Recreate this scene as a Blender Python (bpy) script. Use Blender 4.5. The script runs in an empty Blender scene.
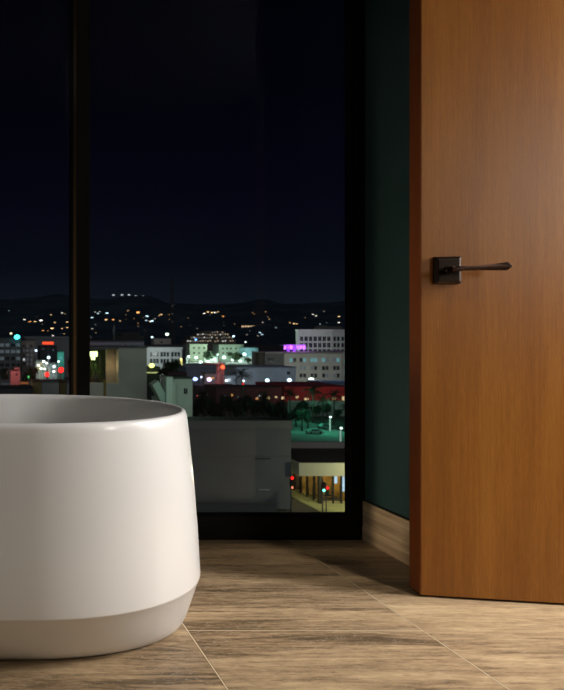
import bpy, bmesh, math, random
from mathutils import Vector, Matrix
rnd = random.Random(7)
S = bpy.context.scene
COL = S.collection
PI = math.pi
F = 660.0; VX = -16.0; VY = 333.0; CH = 0.8      # focal length in px, vanishing point, camera height
GZ = -27.2                                       # street level below the bathroom floor

def wx(px, d): return (px - VX) / F * d
def wz(py, d): return CH - (py - VY) / F * d
def gd(py): return (CH - GZ) * F / (py - VY)     # distance of a street point seen at row py

# ------------------------------------------------------------------ materials
def mat_new(name):
    m = bpy.data.materials.new(name); m.use_nodes = True
    nt = m.node_tree
    return m, nt, nt.nodes['Principled BSDF']
_mc = {}
def mat(name, col, rough=0.6, metal=0.0, var=0.0, scale=1.0, coat=0.0, spec=0.5):
    if name in _mc: return _mc[name]
    m, nt, b = mat_new(name)
    b.inputs['Base Color'].default_value = (*col, 1)
    b.inputs['Roughness'].default_value = rough
    b.inputs['Metallic'].default_value = metal
    b.inputs['Specular IOR Level'].default_value = spec
    if coat: b.inputs['Coat Weight'].default_value = coat; b.inputs['Coat Roughness'].default_value = 0.08
    if var:
        tc = nt.nodes.new('ShaderNodeTexCoord'); n = nt.nodes.new('ShaderNodeTexNoise')
        n.inputs['Scale'].default_value = scale; n.inputs['Detail'].default_value = 5
        nt.links.new(tc.outputs['Object'], n.inputs['Vector'])
        r = nt.nodes.new('ShaderNodeValToRGB')
        r.color_ramp.elements[0].position = .3; r.color_ramp.elements[1].position = .7
        r.color_ramp.elements[0].color = (*[c*(1-var) for c in col], 1)
        r.color_ramp.elements[1].color = (*[min(1, c*(1+var)) for c in col], 1)
        nt.links.new(n.outputs['Fac'], r.inputs['Fac']); nt.links.new(r.outputs['Color'], b.inputs['Base Color'])
    _mc[name] = m
    return m
def emit(name, col, s):
    if name in _mc: return _mc[name]
    m, nt, b = mat_new(name)
    b.inputs['Base Color'].default_value = (*[c*.3 for c in col], 1)
    b.inputs['Emission Color'].default_value = (*col, 1)
    b.inputs['Emission Strength'].default_value = s
    try: m.cycles.emission_sampling = 'NONE'
    except Exception: pass
    _mc[name] = m
    return m

def N(nt, t, **kw):
    n = nt.nodes.new(t)
    for k, v in kw.items(): setattr(n, k, v)
    return n
def mth(nt, op, a, b=None, c=None):
    n = N(nt, 'ShaderNodeMath', operation=op)
    for i, v in enumerate((a, b, c)):
        if v is None: continue
        if isinstance(v, (int, float)): n.inputs[i].default_value = v
        else: nt.links.new(v, n.inputs[i])
    return n.outputs[0]

def floor_material():
    m, nt, b = mat_new('travertine_tiles'); L = nt.links.new
    tc = N(nt, 'ShaderNodeTexCoord'); sep = N(nt, 'ShaderNodeSeparateXYZ'); L(tc.outputs['Object'], sep.inputs[0])
    X, Y = sep.outputs[0], sep.outputs[1]
    u = mth(nt, 'DIVIDE', mth(nt, 'SUBTRACT', X, 0.547 - 6.32), 0.632)
    cu = mth(nt, 'FLOOR', u); fu = mth(nt, 'FRACT', u)
    odd = mth(nt, 'MODULO', cu, 2.0)
    # the column between the two visible lines (index 10) has its joint at y = 1.776
    v = mth(nt, 'DIVIDE', mth(nt, 'ADD', mth(nt, 'SUBTRACT', Y, 1.776 - 12.0), mth(nt, 'MULTIPLY', odd, 0.6)), 1.2)
    cv = mth(nt, 'FLOOR', v); fv = mth(nt, 'FRACT', v)
    du = mth(nt, 'MULTIPLY', mth(nt, 'MINIMUM', fu, mth(nt, 'SUBTRACT', 1.0, fu)), 0.632)
    dv = mth(nt, 'MULTIPLY', mth(nt, 'MINIMUM', fv, mth(nt, 'SUBTRACT', 1.0, fv)), 1.2)
    ds = mth(nt, 'MINIMUM', du, dv)
    g = mth(nt, 'LESS_THAN', ds, 0.0015)
    g2 = mth(nt, 'LESS_THAN', ds, 0.0030)
    cmb = N(nt, 'ShaderNodeCombineXYZ'); L(cu, cmb.inputs[0]); L(cv, cmb.inputs[1])
    wn = N(nt, 'ShaderNodeTexWhiteNoise', noise_dimensions='2D'); L(cmb.outputs[0], wn.inputs['Vector'])
    off = mth(nt, 'MULTIPLY', wn.outputs['Value'], 37.0)
    wv = N(nt, 'ShaderNodeTexNoise'); wv.inputs['Scale'].default_value = 3.2; wv.inputs['Detail'].default_value = 3
    L(tc.outputs['Object'], wv.inputs['Vector'])
    YW_ = mth(nt, 'ADD', Y, mth(nt, 'MULTIPLY', mth(nt, 'SUBTRACT', wv.outputs['Fac'], .5), .028))
    def vein(sx, sy, det, rough, dist, o=0.0):
        c = N(nt, 'ShaderNodeCombineXYZ')
        L(mth(nt, 'MULTIPLY', X, sx), c.inputs[0]); L(mth(nt, 'ADD', mth(nt, 'MULTIPLY', YW_, sy), o), c.inputs[1]); L(off, c.inputs[2])
        n = N(nt, 'ShaderNodeTexNoise'); n.inputs['Scale'].default_value = 1.0
        n.inputs['Detail'].default_value = det; n.inputs['Roughness'].default_value = rough; n.inputs['Distortion'].default_value = dist
        L(c.outputs[0], n.inputs['Vector']); return n.outputs['Fac']
    a = vein(1.0, 8.5, 7, .66, .35)
    bb = vein(3.2, 42.0, 7, .74, .9, 5)
    cc = vein(26, 120.0, 5, .75, .6, 9)
    mix = mth(nt, 'ADD', mth(nt, 'ADD', mth(nt, 'MULTIPLY', a, .42), mth(nt, 'MULTIPLY', bb, .35)), mth(nt, 'MULTIPLY', cc, .23))
    mix = mth(nt, 'ADD', mix, mth(nt, 'MULTIPLY', mth(nt, 'SUBTRACT', wn.outputs['Value'], .5), .04))
    r = N(nt, 'ShaderNodeValToRGB'); e = r.color_ramp.elements
    e[0].position = .41; e[0].color = (.095, .066, .038, 1)
    e[1].position = .60; e[1].color = (.53, .395, .235, 1)
    for p, c in ((.45, (.17, .115, .062)), (.478, (.26, .18, .105)), (.512, (.34, .24, .14)), (.55, (.43, .315, .185))):
        x = e.new(p); x.color = (*c, 1)
    L(mix, r.inputs['Fac'])
    # small mineral specks along the dark veins
    spk = vein(60, 160, 3, .6, 1.5, 3)
    ms = mth(nt, 'MULTIPLY', mth(nt, 'GREATER_THAN', spk, .62), mth(nt, 'LESS_THAN', mix, .485))
    m1 = N(nt, 'ShaderNodeMixRGB'); m1.inputs[2].default_value = (.45, .40, .32, 1)
    L(mth(nt, 'MULTIPLY', ms, .5), m1.inputs[0]); L(r.outputs[0], m1.inputs[1])
    m2 = N(nt, 'ShaderNodeMixRGB'); m2.inputs[2].default_value = (.06, .045, .03, 1)
    L(mth(nt, 'MULTIPLY', g2, .9), m2.inputs[0]); L(m1.outputs[0], m2.inputs[1])
    m3 = N(nt, 'ShaderNodeMixRGB'); m3.inputs[2].default_value = (.66, .53, .35, 1)
    L(g, m3.inputs[0]); L(m2.outputs[0], m3.inputs[1])
    L(m3.outputs[0], b.inputs['Base Color'])
    rr = mth(nt, 'ADD', .36, mth(nt, 'MULTIPLY', bb, .18)); L(rr, b.inputs['Roughness'])
    b.inputs['Specular IOR Level'].default_value = .4
    bp = N(nt, 'ShaderNodeBump'); bp.inputs['Strength'].default_value = .25; bp.inputs['Distance'].default_value = .002
    L(mth(nt, 'SUBTRACT', mix, g2), bp.inputs['Height']); L(bp.outputs[0], b.inputs['Normal'])
    return m

def stone_material():
    m, nt, b = mat_new('travertine_skirting'); L = nt.links.new
    tc = N(nt, 'ShaderNodeTexCoord'); mp = N(nt, 'ShaderNodeMapping'); mp.inputs['Scale'].default_value = (3, 3, 45)
    L(tc.outputs['Object'], mp.inputs[0])
    n = N(nt, 'ShaderNodeTexNoise'); n.inputs['Scale'].default_value = 1; n.inputs['Detail'].default_value = 6; n.inputs['Distortion'].default_value = .4
    L(mp.outputs[0], n.inputs['Vector'])
    r = N(nt, 'ShaderNodeValToRGB'); e = r.color_ramp.elements
    e[0].position = .35; e[0].color = (.30, .21, .13, 1); e[1].position = .65; e[1].color = (.56, .43, .27, 1)
    L(n.outputs['Fac'], r.inputs[0]); L(r.outputs[0], b.inputs['Base Color']); b.inputs['Roughness'].default_value = .42
    return m

def wood_material(name, c0, c1, c2, edge=False):
    m, nt, b = mat_new(name); L = nt.links.new
    tc = N(nt, 'ShaderNodeTexCoord')
    def nz(sc, det, rough, dist=0.0):
        mp = N(nt, 'ShaderNodeMapping'); mp.inputs['Scale'].default_value = sc; L(tc.outputs['Object'], mp.inputs[0])
        n = N(nt, 'ShaderNodeTexNoise'); n.inputs['Scale'].default_value = 1; n.inputs['Detail'].default_value = det
        n.inputs['Roughness'].default_value = rough; n.inputs['Distortion'].default_value = dist
        L(mp.outputs[0], n.inputs['Vector']); return n.outputs['Fac']
    broad = nz((9, 9, .9), 3, .5, .3); grain = nz((120, 120, 4.0), 5, .7); pore = nz((420, 420, 26), 3, .6)
    v = mth(nt, 'ADD', mth(nt, 'ADD', mth(nt, 'MULTIPLY', broad, .42), mth(nt, 'MULTIPLY', grain, .34)), mth(nt, 'MULTIPLY', pore, .24))
    r = N(nt, 'ShaderNodeValToRGB'); e = r.color_ramp.elements
    e[0].position = .36; e[0].color = (*c0, 1); e[1].position = .64; e[1].color = (*c2, 1)
    x = e.new(.5); x.color = (*c1, 1)
    L(v, r.inputs[0]); L(r.outputs[0], b.inputs['Base Color'])
    b.inputs['Roughness'].default_value = .36; b.inputs['Specular IOR Level'].default_value = .38
    fine = nz((260, 260, 150), 3, .6)
    bp = N(nt, 'ShaderNodeBump'); bp.inputs['Strength'].default_value = .35; bp.inputs['Distance'].default_value = .0012
    L(mth(nt, 'ADD', mth(nt, 'MULTIPLY', pore, .5), mth(nt, 'MULTIPLY', fine, .6)), bp.inputs['Height']); L(bp.outputs[0], b.inputs['Normal'])
    return m

def glass_material():
    m = bpy.data.materials.new('window_glass'); m.use_nodes = True; nt = m.node_tree
    for n in list(nt.nodes): nt.nodes.remove(n)
    o = N(nt, 'ShaderNodeOutputMaterial'); t = N(nt, 'ShaderNodeBsdfTransparent'); g = N(nt, 'ShaderNodeBsdfGlossy')
    t.inputs[0].default_value = (.96, .98, .98, 1); g.inputs['Roughness'].default_value = .02
    f = N(nt, 'ShaderNodeFresnel'); f.inputs[0].default_value = 1.35
    mx = N(nt, 'ShaderNodeMixShader')
    nt.links.new(mth(nt, 'MULTIPLY', f.outputs[0], .6), mx.inputs[0]); nt.links.new(t.outputs[0], mx.inputs[1]); nt.links.new(g.outputs[0], mx.inputs[2])
    nt.links.new(mx.outputs[0], o.inputs[0])
    return m

# ------------------------------------------------------------------ mesh helpers
def box(bm, x0, x1, y0, y1, z0, z1, mi=0):
    v = [bm.verts.new(p) for p in ((x0,y0,z0),(x1,y0,z0),(x1,y1,z0),(x0,y1,z0),(x0,y0,z1),(x1,y0,z1),(x1,y1,z1),(x0,y1,z1))]
    fs = []
    for f in ((0,3,2,1),(4,5,6,7),(0,1,5,4),(1,2,6,5),(2,3,7,6),(3,0,4,7)):
        q = bm.faces.new([v[i] for i in f]); q.material_index = mi; fs.append(q)
    return v, fs
def tube(bm, p0, p1, r0, r1=None, n=10, mi=0, cap=True):
    r1 = r0 if r1 is None else r1
    p0 = Vector(p0); p1 = Vector(p1); d = (p1 - p0).normalized()
    a = d.orthogonal().normalized(); b = d.cross(a)
    A = []; B = []
    for i in range(n):
        t = 2*PI*i/n; o = a*math.cos(t) + b*math.sin(t)
        A.append(bm.verts.new(p0 + o*r0)); B.append(bm.verts.new(p1 + o*r1))
    for i in range(n):
        f = bm.faces.new((A[i], A[(i+1)%n], B[(i+1)%n], B[i])); f.material_index = mi; f.smooth = True
    if cap:
        bm.faces.new(A[::-1]).material_index = mi; bm.faces.new(B).material_index = mi
def ball(bm, c, r, sub=1, mi=0, sc=(1,1,1)):
    M = Matrix.Translation(c) @ Matrix.Diagonal((*sc, 1))
    q = bmesh.ops.create_icosphere(bm, subdivisions=sub, radius=r, matrix=M)
    for v in q['verts']:
        for f in v.link_faces: f.material_index = mi; f.smooth = True
def prism(bm, pts, z0, z1, mi=0):
    a = [bm.verts.new((x, y, z0)) for x, y in pts]; b = [bm.verts.new((x, y, z1)) for x, y in pts]
    n = len(pts)
    for i in range(n): bm.faces.new((a[i], a[(i+1)%n], b[(i+1)%n], b[i])).material_index = mi
    bm.faces.new(a[::-1]).material_index = mi; bm.faces.new(b).material_index = mi
def mesh(name, fn, mats):
    bm = bmesh.new(); fn(bm); bmesh.ops.recalc_face_normals(bm, faces=bm.faces)
    me = bpy.data.meshes.new(name); bm.to_mesh(me); bm.free()
    for m in (mats if isinstance(mats, (list, tuple)) else [mats]): me.materials.append(m)
    return me
def obj(name, me_or_fn, mats=None, parent=None, loc=(0,0,0), rz=0, bevel=0):
    me = me_or_fn if isinstance(me_or_fn, bpy.types.Mesh) else mesh(name, me_or_fn, mats)
    o = bpy.data.objects.new(name, me); COL.objects.link(o)
    o.location = loc; o.rotation_euler = (0, 0, rz); o.parent = parent
    if bevel:
        b = o.modifiers.new('bevel', 'BEVEL'); b.width = bevel; b.segments = 3; b.limit_method = 'ANGLE'
    return o
def tag(o, label, cat, group=None, kind=None):
    if label: o['label'] = label
    if cat: o['category'] = cat
    if group: o['group'] = group
    if kind: o['kind'] = kind
    return o
def thing(name, label, cat, loc=(0,0,0), rz=0, group=None):
    o = bpy.data.objects.new(name, None); COL.objects.link(o); o.empty_display_size = .1
    o.location = loc; o.rotation_euler = (0, 0, rz)
    return tag(o, label, cat, group)
def copy_tree(o, parent=None):
    c = o.copy(); COL.objects.link(c); c.parent = parent
    for ch in list(o.children): copy_tree(ch, c)
    return c
def struct(name, fn, mats, label=None, parent=None, loc=(0,0,0), rz=0, bevel=0):
    o = obj(name, fn, mats, parent, loc, rz, bevel)
    if parent is None:
        o['kind'] = 'structure'
        if label: o['label'] = label
        o['category'] = name.split('_')[0]
    return o
def point(loc, col, w, r=.3, name='lamp_and_fill_light'):
    l = bpy.data.lights.new(name, 'POINT'); l.energy = w; l.color = col; l.shadow_soft_size = r
    o = bpy.data.objects.new(name, l); COL.objects.link(o); o.location = loc; return o
def area(name, loc, target, sx, sy, w, col):
    l = bpy.data.lights.new(name, 'AREA'); l.shape = 'RECTANGLE'; l.size = sx; l.size_y = sy; l.energy = w; l.color = col
    o = bpy.data.objects.new(name, l); COL.objects.link(o); o.location = loc
    o.rotation_euler = (Vector(target) - Vector(loc)).to_track_quat('-Z', 'Y').to_euler(); return o

# ================================================================== THE BATHROOM
M_teal = mat('teal_wall_paint', (.017, .048, .050), .5, var=.08, scale=3)
M_dark = mat('dark_ceiling_paint', (.04, .04, .04), .8)
M_frame = mat('black_bronze_metal', (.0045, .0035, .003), .55, 0, spec=.12)
M_reflection = mat('mullion_gold_reflection', (.26, .16, .05), .38, .9)
M_glass = glass_material()
XL, YB, YW, CZ = -2.2, -2.4, 2.55, 2.75
XR = 1.471
struct('floor', lambda b: box(b, XL, 3.4, YB, 2.72, -.25, 0), floor_material(), 'travertine tile floor with long brown veins and pale joints')
struct('ceiling', lambda b: box(b, XL, 3.4, YB, 2.72, CZ, CZ+.2), M_dark, 'dark painted bathroom ceiling')
struct('wall_left', lambda b: box(b, XL-.15, XL, YB, 2.72, -.25, CZ+.2), M_teal, 'dark teal wall left of the bathtub')
struct('wall_back', lambda b: box(b, XL-.15, 3.55, YB-.15, YB, -.25, CZ+.2), M_teal, 'dark teal wall behind the viewer')
struct('wall_right', lambda b: box(b, XR, XR+.15, 2.12, 2.62, 0, CZ), M_teal, 'dark teal wall between the window and the wooden door')
struct('wall_far_right', lambda b: box(b, 3.4, 3.55, YB, 2.72, -.25, CZ+.2), M_teal, 'dark teal wall at the far right of the room')
struct('wall_partition', lambda b: box(b, 2.25, 3.4, 1.78, 1.90, 0, CZ), M_teal, 'teal partition that carries the door')
struct('wall_nook', lambda b: box(b, XR+.15, 3.4, 2.50, 2.62, 0, CZ), M_teal, 'teal wall of the nook behind the door')
struct('baseboard_right', lambda b: box(b, XR-.010, XR, 2.12, YW, 0, .152), stone_material(), 'travertine skirting along the teal wall', bevel=.001)
struct('baseboard_cap', lambda b: box(b, XR-.003, XR, 2.12, YW, .152, .158), M_frame, 'thin dark shadow line over the travertine skirting').name = 'shade_line_1'  # dark strip stands in for the shade along the skirting top

# window: frame, mullion, panes, sill
W = struct('window_1', lambda b: (box(b, XL, XR, YW, 2.72, -.25, .055), box(b, XL, 1.432, YW+.004, 2.612, .055, .091)), M_frame, 'floor to ceiling black framed window looking over the city at night')
obj('window_head', lambda b: box(b, XL, XR-.0005, YW, 2.70, CZ-.09, CZ), M_frame, W)
obj('window_jamb', lambda b: (box(b, 1.427, XR-.0005, YW+.012, 2.612, .055, CZ-.09), box(b, 1.440, XR-.0005, YW-.004, YW+.012, .055, CZ-.09)), M_frame, W)
obj('window_jamb', lambda b: box(b, XL, XL+.05, YW, 2.70, .091, CZ-.09), M_frame, W)
obj('mullion', lambda b: (box(b, .343, .392, 2.44, 2.66, .0, CZ-.09)), M_frame, W, bevel=.002)
obj('mullion_reflection', lambda b: box(b, .3415, .3432, 2.455, 2.52, .0, CZ-.09), M_reflection, W)  # gold strip stands in for the warm reflection on the mullion's left face
obj('glass_pane', lambda b: box(b, .392, 1.424, 2.604, 2.606, .085, CZ-.085), M_glass, W)
obj('glass_pane', lambda b: box(b, XL+.045, .343, 2.604, 2.606, .085, CZ-.085), M_glass, W)

# door: leaf nearly closed, hinged on the partition
M_wood = wood_material('warm_walnut_veneer', (.155, .050, .0045), (.215, .076, .0075), (.285, .112, .014))
M_wedge = wood_material('door_edge_red_shade', (.16, .042, .010), (.22, .06, .014), (.28, .08, .018))  # redder, shaded look of the edge put into the wood colour
DX, DY = 1.322, 1.998
DANG = math.atan2(-.0635, .3774)
D = struct('door_1', lambda b: box(b, .0015, .935, 0, .073, .007, 2.45), M_wood, 'warm brown wooden door standing slightly ajar', loc=(DX, DY, 0), rz=DANG, bevel=.0012)
obj('door_edge', lambda b: box(b, 0, .0015, .001, .072, .0075, 2.4495), M_wedge, D)['label'] = 'edge of the door leaf, its reddish shade put into the colour'
obj('door_seal', lambda b: box(b, .004, .93, .012, .060, .001, .007), M_frame, D)
M_brz = mat('dark_bronze_handle', (.028, .018, .013), .28, .85)
hx, hz = .0695, .8 + (333-270.5)/660*1.985
def rose(bm):
    y0, y1, y2 = 0.0, -.011, -.019
    R = []
    for sx, sz, y in ((.036, .0405, y0), (.036, .0405, y1), (.028, .033, y2)):
        R.append([bm.verts.new((hx+a*sx, y, hz+c*sz)) for a, c in ((-1,-1),(1,-1),(1,1),(-1,1))])
    for k in (0, 1):
        for i in range(4): bm.faces.new((R[k][i], R[k][(i+1)%4], R[k+1][(i+1)%4], R[k+1][i]))
    bm.faces.new(R[2]); bm.faces.new(R[0][::-1])
H = obj('door_handle', rose, M_brz, D, bevel=.0007); H['label'] = 'dark bronze square plate and lever handle'
def lever(bm):
    yl = -.058
    tube(bm, (hx, -.014, hz), (hx, -.026, hz), .0125, .0115, 20)
    tube(bm, (hx, -.026, hz), (hx, yl-.006, hz), .0085, .0085, 20)
    secs = [(-.012, .0075, 0), (0, .0085, 0), (.02, .0068, .0002), (.06, .0070, .0015), (.10, .0096, .0032), (.130, .0118, .0050), (.134, .0110, .0052), (.142, .0040, .0053)]
    rings = []
    for x, h, dz in secs:
        w = .0065 if x < .02 else .0055
        p = []
        for a, c in ((-.5,-1),(.5,-1),(1,-.25),(1,.25),(.5,1),(-.5,1),(-1,.25),(-1,-.25)):
            p.append(bm.verts.new((hx+x, yl+a*w, hz+dz+c*h)))
        rings.append(p)
    for k in range(len(rings)-1):
        for i in range(8): bm.faces.new((rings[k][i], rings[k][(i+1)%8], rings[k+1][(i+1)%8], rings[k+1][i]))
    bm.faces.new(rings[0][::-1]); bm.faces.new(rings[-1])
obj('lever', lever, mat('dark_bronze_lever', (.030, .015, .010), .25, .85), H)

# bathtub
def tub_material():
    m, nt, b = mat_new('white_acrylic'); L = nt.links.new
    b.inputs['Base Color'].default_value = (.80, .79, .775, 1); b.inputs['Roughness'].default_value = .32
    b.inputs['Coat Weight'].default_value = .55; b.inputs['Coat Roughness'].default_value = .10
    return m
TCX, TCY = -.205, 1.903
TB, TE = .378, 2.08
def tub(bm):
    n = 160
    def ring(off, z):
        offx = off if z > .15 or off < -.13 else .036 - (.036-off)*.34
        b_ = TB+off; e_ = max(.12, .467+offx); x0 = .305; p = []
        for i in range(n):
            t = 2*PI*(i+.5)/n; c, s = math.cos(t), math.sin(t)
            p.append(bm.verts.new((math.copysign(x0, c) + e_*math.copysign(abs(c)**(2/TE), c), b_*math.copysign(abs(s)**(2/TE), s), z)))
        return p
    prof = [(-.120, .006), (-.108, .001), (-.092, 0.0), (-.083, .004), (-.068, .016), (-.050, .035), (-.029, .062), (-.006, .093), (.014, .122), (.0335, .1475), (.0358, .150), (.0362, .1535),
            (.030, .27), (.020, .40), (.008, .52), (.003, .565), (.0012, .578), (-.002, .586), (-.008, .590), (-.014, .5885), (-.019, .583), (-.0215, .574), (-.024, .56),
            (-.045, .42), (-.070, .28), (-.100, .18), (-.150, .135), (-.22, .122), (-.30, .118)]
    rs = [ring(o, z) for o, z in prof]
    for k in range(len(rs)-1):
        for i in range(n):
            f = bm.faces.new((rs[k][i], rs[k][(i+1)%n], rs[k+1][(i+1)%n], rs[k+1][i])); f.smooth = True
    bm.faces.new(rs[0][::-1]); bm.faces.new(rs[-1])
tb = thing('bathtub', 'white freestanding bathtub with rounded end and a slanted lower edge on the travertine floor', 'bathtub', (TCX, TCY, 0))
o = obj('tub_shell', tub, tub_material(), tb)
# keep the fold at the crease readable
for e in o.data.edges: pass
obj('drain', lambda b: (tube(b, (0, 0, .117), (0, 0, .122), .032, .030, 24), tube(b, (0, 0, .122), (0, 0, .126), .022, .019, 24)), mat('chrome', (.7, .7, .7), .12, 1), tb)
obj('overflow_ring', lambda b: tube(b, (0, TB-.046, .46), (0, TB-.052, .46), .026, .026, 24), _mc['chrome'], tb)

# ================================================================== THE CITY
M_asph = mat('asphalt', (.055, .052, .05), .9, var=.3, scale=.12)
struct('ground', lambda b: box(b, -900, 2600, 30, 2400, GZ-2, GZ), M_asph, 'dark street level far below the window')

def ridge(t):   # t = picture column of the direction; height of the skyline in rows above the horizon
    pts = [(-400, 26), (-60, 30), (0, 31), (30, 33), (58, 37), (78, 34), (110, 33), (135, 36), (150, 35), (170, 28), (200, 27), (235, 27), (262, 32), (285, 28), (320, 29), (350, 31), (500, 29), (900, 24)]
    for (a, ha), (b_, hb) in zip(pts, pts[1:]):
        if a <= t <= b_:
            u = (t-a)/(b_-a); u = u*u*(3-2*u); return ha + (hb-ha)*u
    return 25
def ter(x, y):
    t = x/y*F + VX
    s = max(0, min(1, (y-1300)/3900)); s = s*s*(3-2*s)
    base = (ridge(t)/F*5200) * s
    wob = (math.sin(x*.0043+1)*math.sin(y*.0031) + .6*math.sin(x*.0097+y*.006) + .35*math.sin(x*.021-y*.013)) * 16 * min(1, s*2.2) * (1 - .7*s)
    if y > 5200: base *= 1 - (y-5200)/4000
    return GZ - 3 + base*1.0 + wob + 30*s
def hills(bm):
    ys = [1250+ i*130 for i in range(38)]; nx = 120; R = []
    for y in ys:
        R.append([bm.verts.new((x, y, ter(x, y))) for x in [(-300 + 1000*i/nx - VX)/F*y for i in range(nx+1)]])
    for a, b_ in zip(R, R[1:]):
        for i in range(nx):
            f = bm.faces.new((a[i], a[i+1], b_[i+1], b_[i])); f.smooth = True
struct('hills', hills, mat('hazy_blue_hillside', (.050, .074, .105), 1, var=.3, scale=.006, spec=0), 'dark hills along the horizon beyond the city')  # bluish haze of the distance put into the hill colour
def on_hill(px, py):
    y = 1350
    while y < 5600:
        if wz(py, y) <= ter(wx(px, y), y): break
        y += 15
    return y

# lit houses on the slopes
tones = {'warm': (1, .62, .28), 'amber': (1, .42, .12), 'white': (1, .93, .8), 'cool': (.6, .85, 1)}
M_hw = mat('house_wall_dark', (.12, .11, .10), .9)
def house_mesh(tone, w, h, st):
    def f(b):
        box(b, -w/2, w/2, 0, 7, -4, h, 0)
        box(b, -w*.45, w*.45, -.15, 0, h*.15, h*.85, 1)
        v = [b.verts.new(p) for p in ((-w/2-.5,-.6,h),(w/2+.5,-.6,h),(w/2+.5,7.5,h),(-w/2-.5,7.5,h),(-w/2-.5,3.4,h+2),(w/2+.5,3.4,h+2))]
        for q in ((0,1,5,4),(2,3,4,5),(0,4,3),(1,2,5),(0,3,2,1)): b.faces.new([v[i] for i in q])
    return mesh('hillside_house', f, [M_hw, emit('house_light_'+tone+str(st), tones[tone], st)])
HM = {}
def house(px, py, tone, w=2.0, h=1.5, st=1.0):
    y = on_hill(px, py); s = y/F
    key = (tone, w, h, st)
    if key not in HM: HM[key] = house_mesh(tone, w*5, h*4.6, st)
    o = obj('hillside_house', HM[key], loc=(wx(px, y), y, wz(py, y)-2)); k = s/5.0; o.scale = (k, k, k)
    lab = {'warm': 'small hillside house with a warm yellow light, far across the city', 'amber': 'small hillside house with an orange light, far across the city',
           'white': 'small hillside house with a white light, far across the city', 'cool': 'small hillside house with a bluish light, far across the city'}[tone]
    tag(o, lab, 'house', 'hillside houses with %s lights' % tone)
sp = [(24.5,320,'white',1.5),(30,322,'amber',1.2),(35,322,'warm',1.4),(41,321,'white',2.2),(28,322.5,'amber',.8),(51,315,'warm',.9),(62,313,'white',1),(65,314,'warm',.8),(55,323,'warm',1.3),
 (67,322.5,'warm',1.6),(62,329,'warm',1.2),(52,329,'warm',2),(43,331,'amber',1.6),(48,331,'amber',1),(67,328,'warm',1.5),(64,334,'warm',1),(41,337,'warm',.8),(53,336,'white',1.8),(11,333.5,'warm',1.6),
 (92,318,'cool',1.8),(98,314,'cool',1.3),(95,312.5,'white',1),(100,312,'white',1),(107,314,'cool',2.1),(106,320,'warm',1.3),(113,320,'amber',1.2),(120,321,'warm',1),(128,311,'warm',1),(138,313,'amber',2),
 (143,318,'warm',1),(147,317,'cool',2.2),(146,321,'cool',1.6),(152,321.5,'cool',2.8),(150,322,'white',1.8),(155,319,'white',1),(161,315,'warm',1.4),(159,316,'warm',1),(169,315,'amber',1.1),
 (170,320,'amber',1.5),(96,333,'warm',1.1),(100,337,'warm',.8),(92,329,'white',.9),(126,315,'warm',.8),(134,319,'amber',.8),(181,327,'warm',.9),(197,329,'white',.9),(204,314,'white',1.2),(208,312.5,'warm',1.2),
 (212,313,'warm',1.7),(215,313,'white',1.6),(218,312,'warm',.9),(223,317,'amber',1.3),(190,325,'warm',.7),(290,323,'warm',1),(294,324,'warm',1.8),(297,324,'warm',1.1),(313,315,'white',1.3),(316,316,'white',1),
 (339,317,'warm',1.2),(339,323,'white',1.3),(337,321,'cool',.8),(253,313,'warm',.8),(268,317,'warm',.8),(276,328,'cool',.9),(281,331,'cool',.9),(260,333,'cool',1.2),(262,335,'cool',1.2),(258,336,'white',.9),(247,335,'white',1.1),
 (266,340,'cool',1),(269,343,'cool',1),(272,346,'white',.9),(250,331,'cool',.8),(320,324,'cool',.7),(327,323,'cool',.7),(305,318,'warm',.7),(3,325,'warm',.8),(15,328,'warm',.7)]
rz_ = random.Random(3)
for _ in range(48):
    c = rz_.choice([(0,70),(92,170),(92,170),(180,345),(180,345)])
    sp.append((rz_.uniform(*c), rz_.choice([rz_.uniform(311,326), rz_.uniform(316,336)]), rz_.choice(['warm','warm','amber','white','cool']), .7))
for px, py, tn, b_ in sp:
    if b_ >= 1.9: house(px, py, tn, 3.0, 2.1, 2.6)
    elif b_ >= 1.2: house(px, py, tn, 2.3, 1.6, 1.9)
    elif b_ >= .9: house(px, py, tn, 1.8, 1.2, 1.3)
    else: house(px, py, tn, 1.4, 1.0, .75)

# ridge mast lights in a row, and the tall radio mast
M_steel = mat('dark_steel', (.05, .05, .055), .6, .4)
for px, py in ((113.5,295),(122,295),(129,294.8),(136,295.8),(143,296)):
    y = 5050; x = wx(px, y); z0 = ter(x, y)-2
    m = thing('ridge_lamp', 'white lamp on a mast, in the row of five on the ridge', 'lamp', (x, y, z0), 0, 'row of five ridge lamps')
    zt = wz(py, y) - z0
    obj('mast', lambda b: tube(b, (0,0,0), (0,0,max(3, zt)), 1.2, .8, 6), M_steel, m)
    obj('lamp_head', lambda b: box(b, -8, 8, -2, 2, max(3, zt)-3.5, max(3, zt)+3.5), emit('ridge_white', (.95,.97,1), .8), m)
def lattice(b, h, w0, w1, seg, r):
    for k in range(seg):
        z0, z1 = h*k/seg, h*(k+1)/seg; a0 = w0+(w1-w0)*k/seg; a1 = w0+(w1-w0)*(k+1)/seg
        c0 = [(sx*a0, sy*a0, z0) for sx, sy in ((-1,-1),(1,-1),(1,1),(-1,1))]; c1 = [(sx*a1, sy*a1, z1) for sx, sy in ((-1,-1),(1,-1),(1,1),(-1,1))]
        for i in range(4):
            tube(b, c0[i], c1[i], r, r, 4, cap=False); tube(b, c0[i], c1[(i+1)%4], r*.7, r*.7, 4, cap=False); tube(b, c0[i], c0[(i+1)%4], r*.7, r*.7, 4, cap=False)
d = 1300; rm = thing('radio_mast', 'tall dark lattice radio mast rising above the hills, left of centre', 'mast', (wx(172, d), d, GZ))
zt = wz(278, d) - GZ
obj('mast_frame', lambda b: (lattice(b, zt, 4.0, 1.2, 22, .7)), M_steel, rm)
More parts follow.
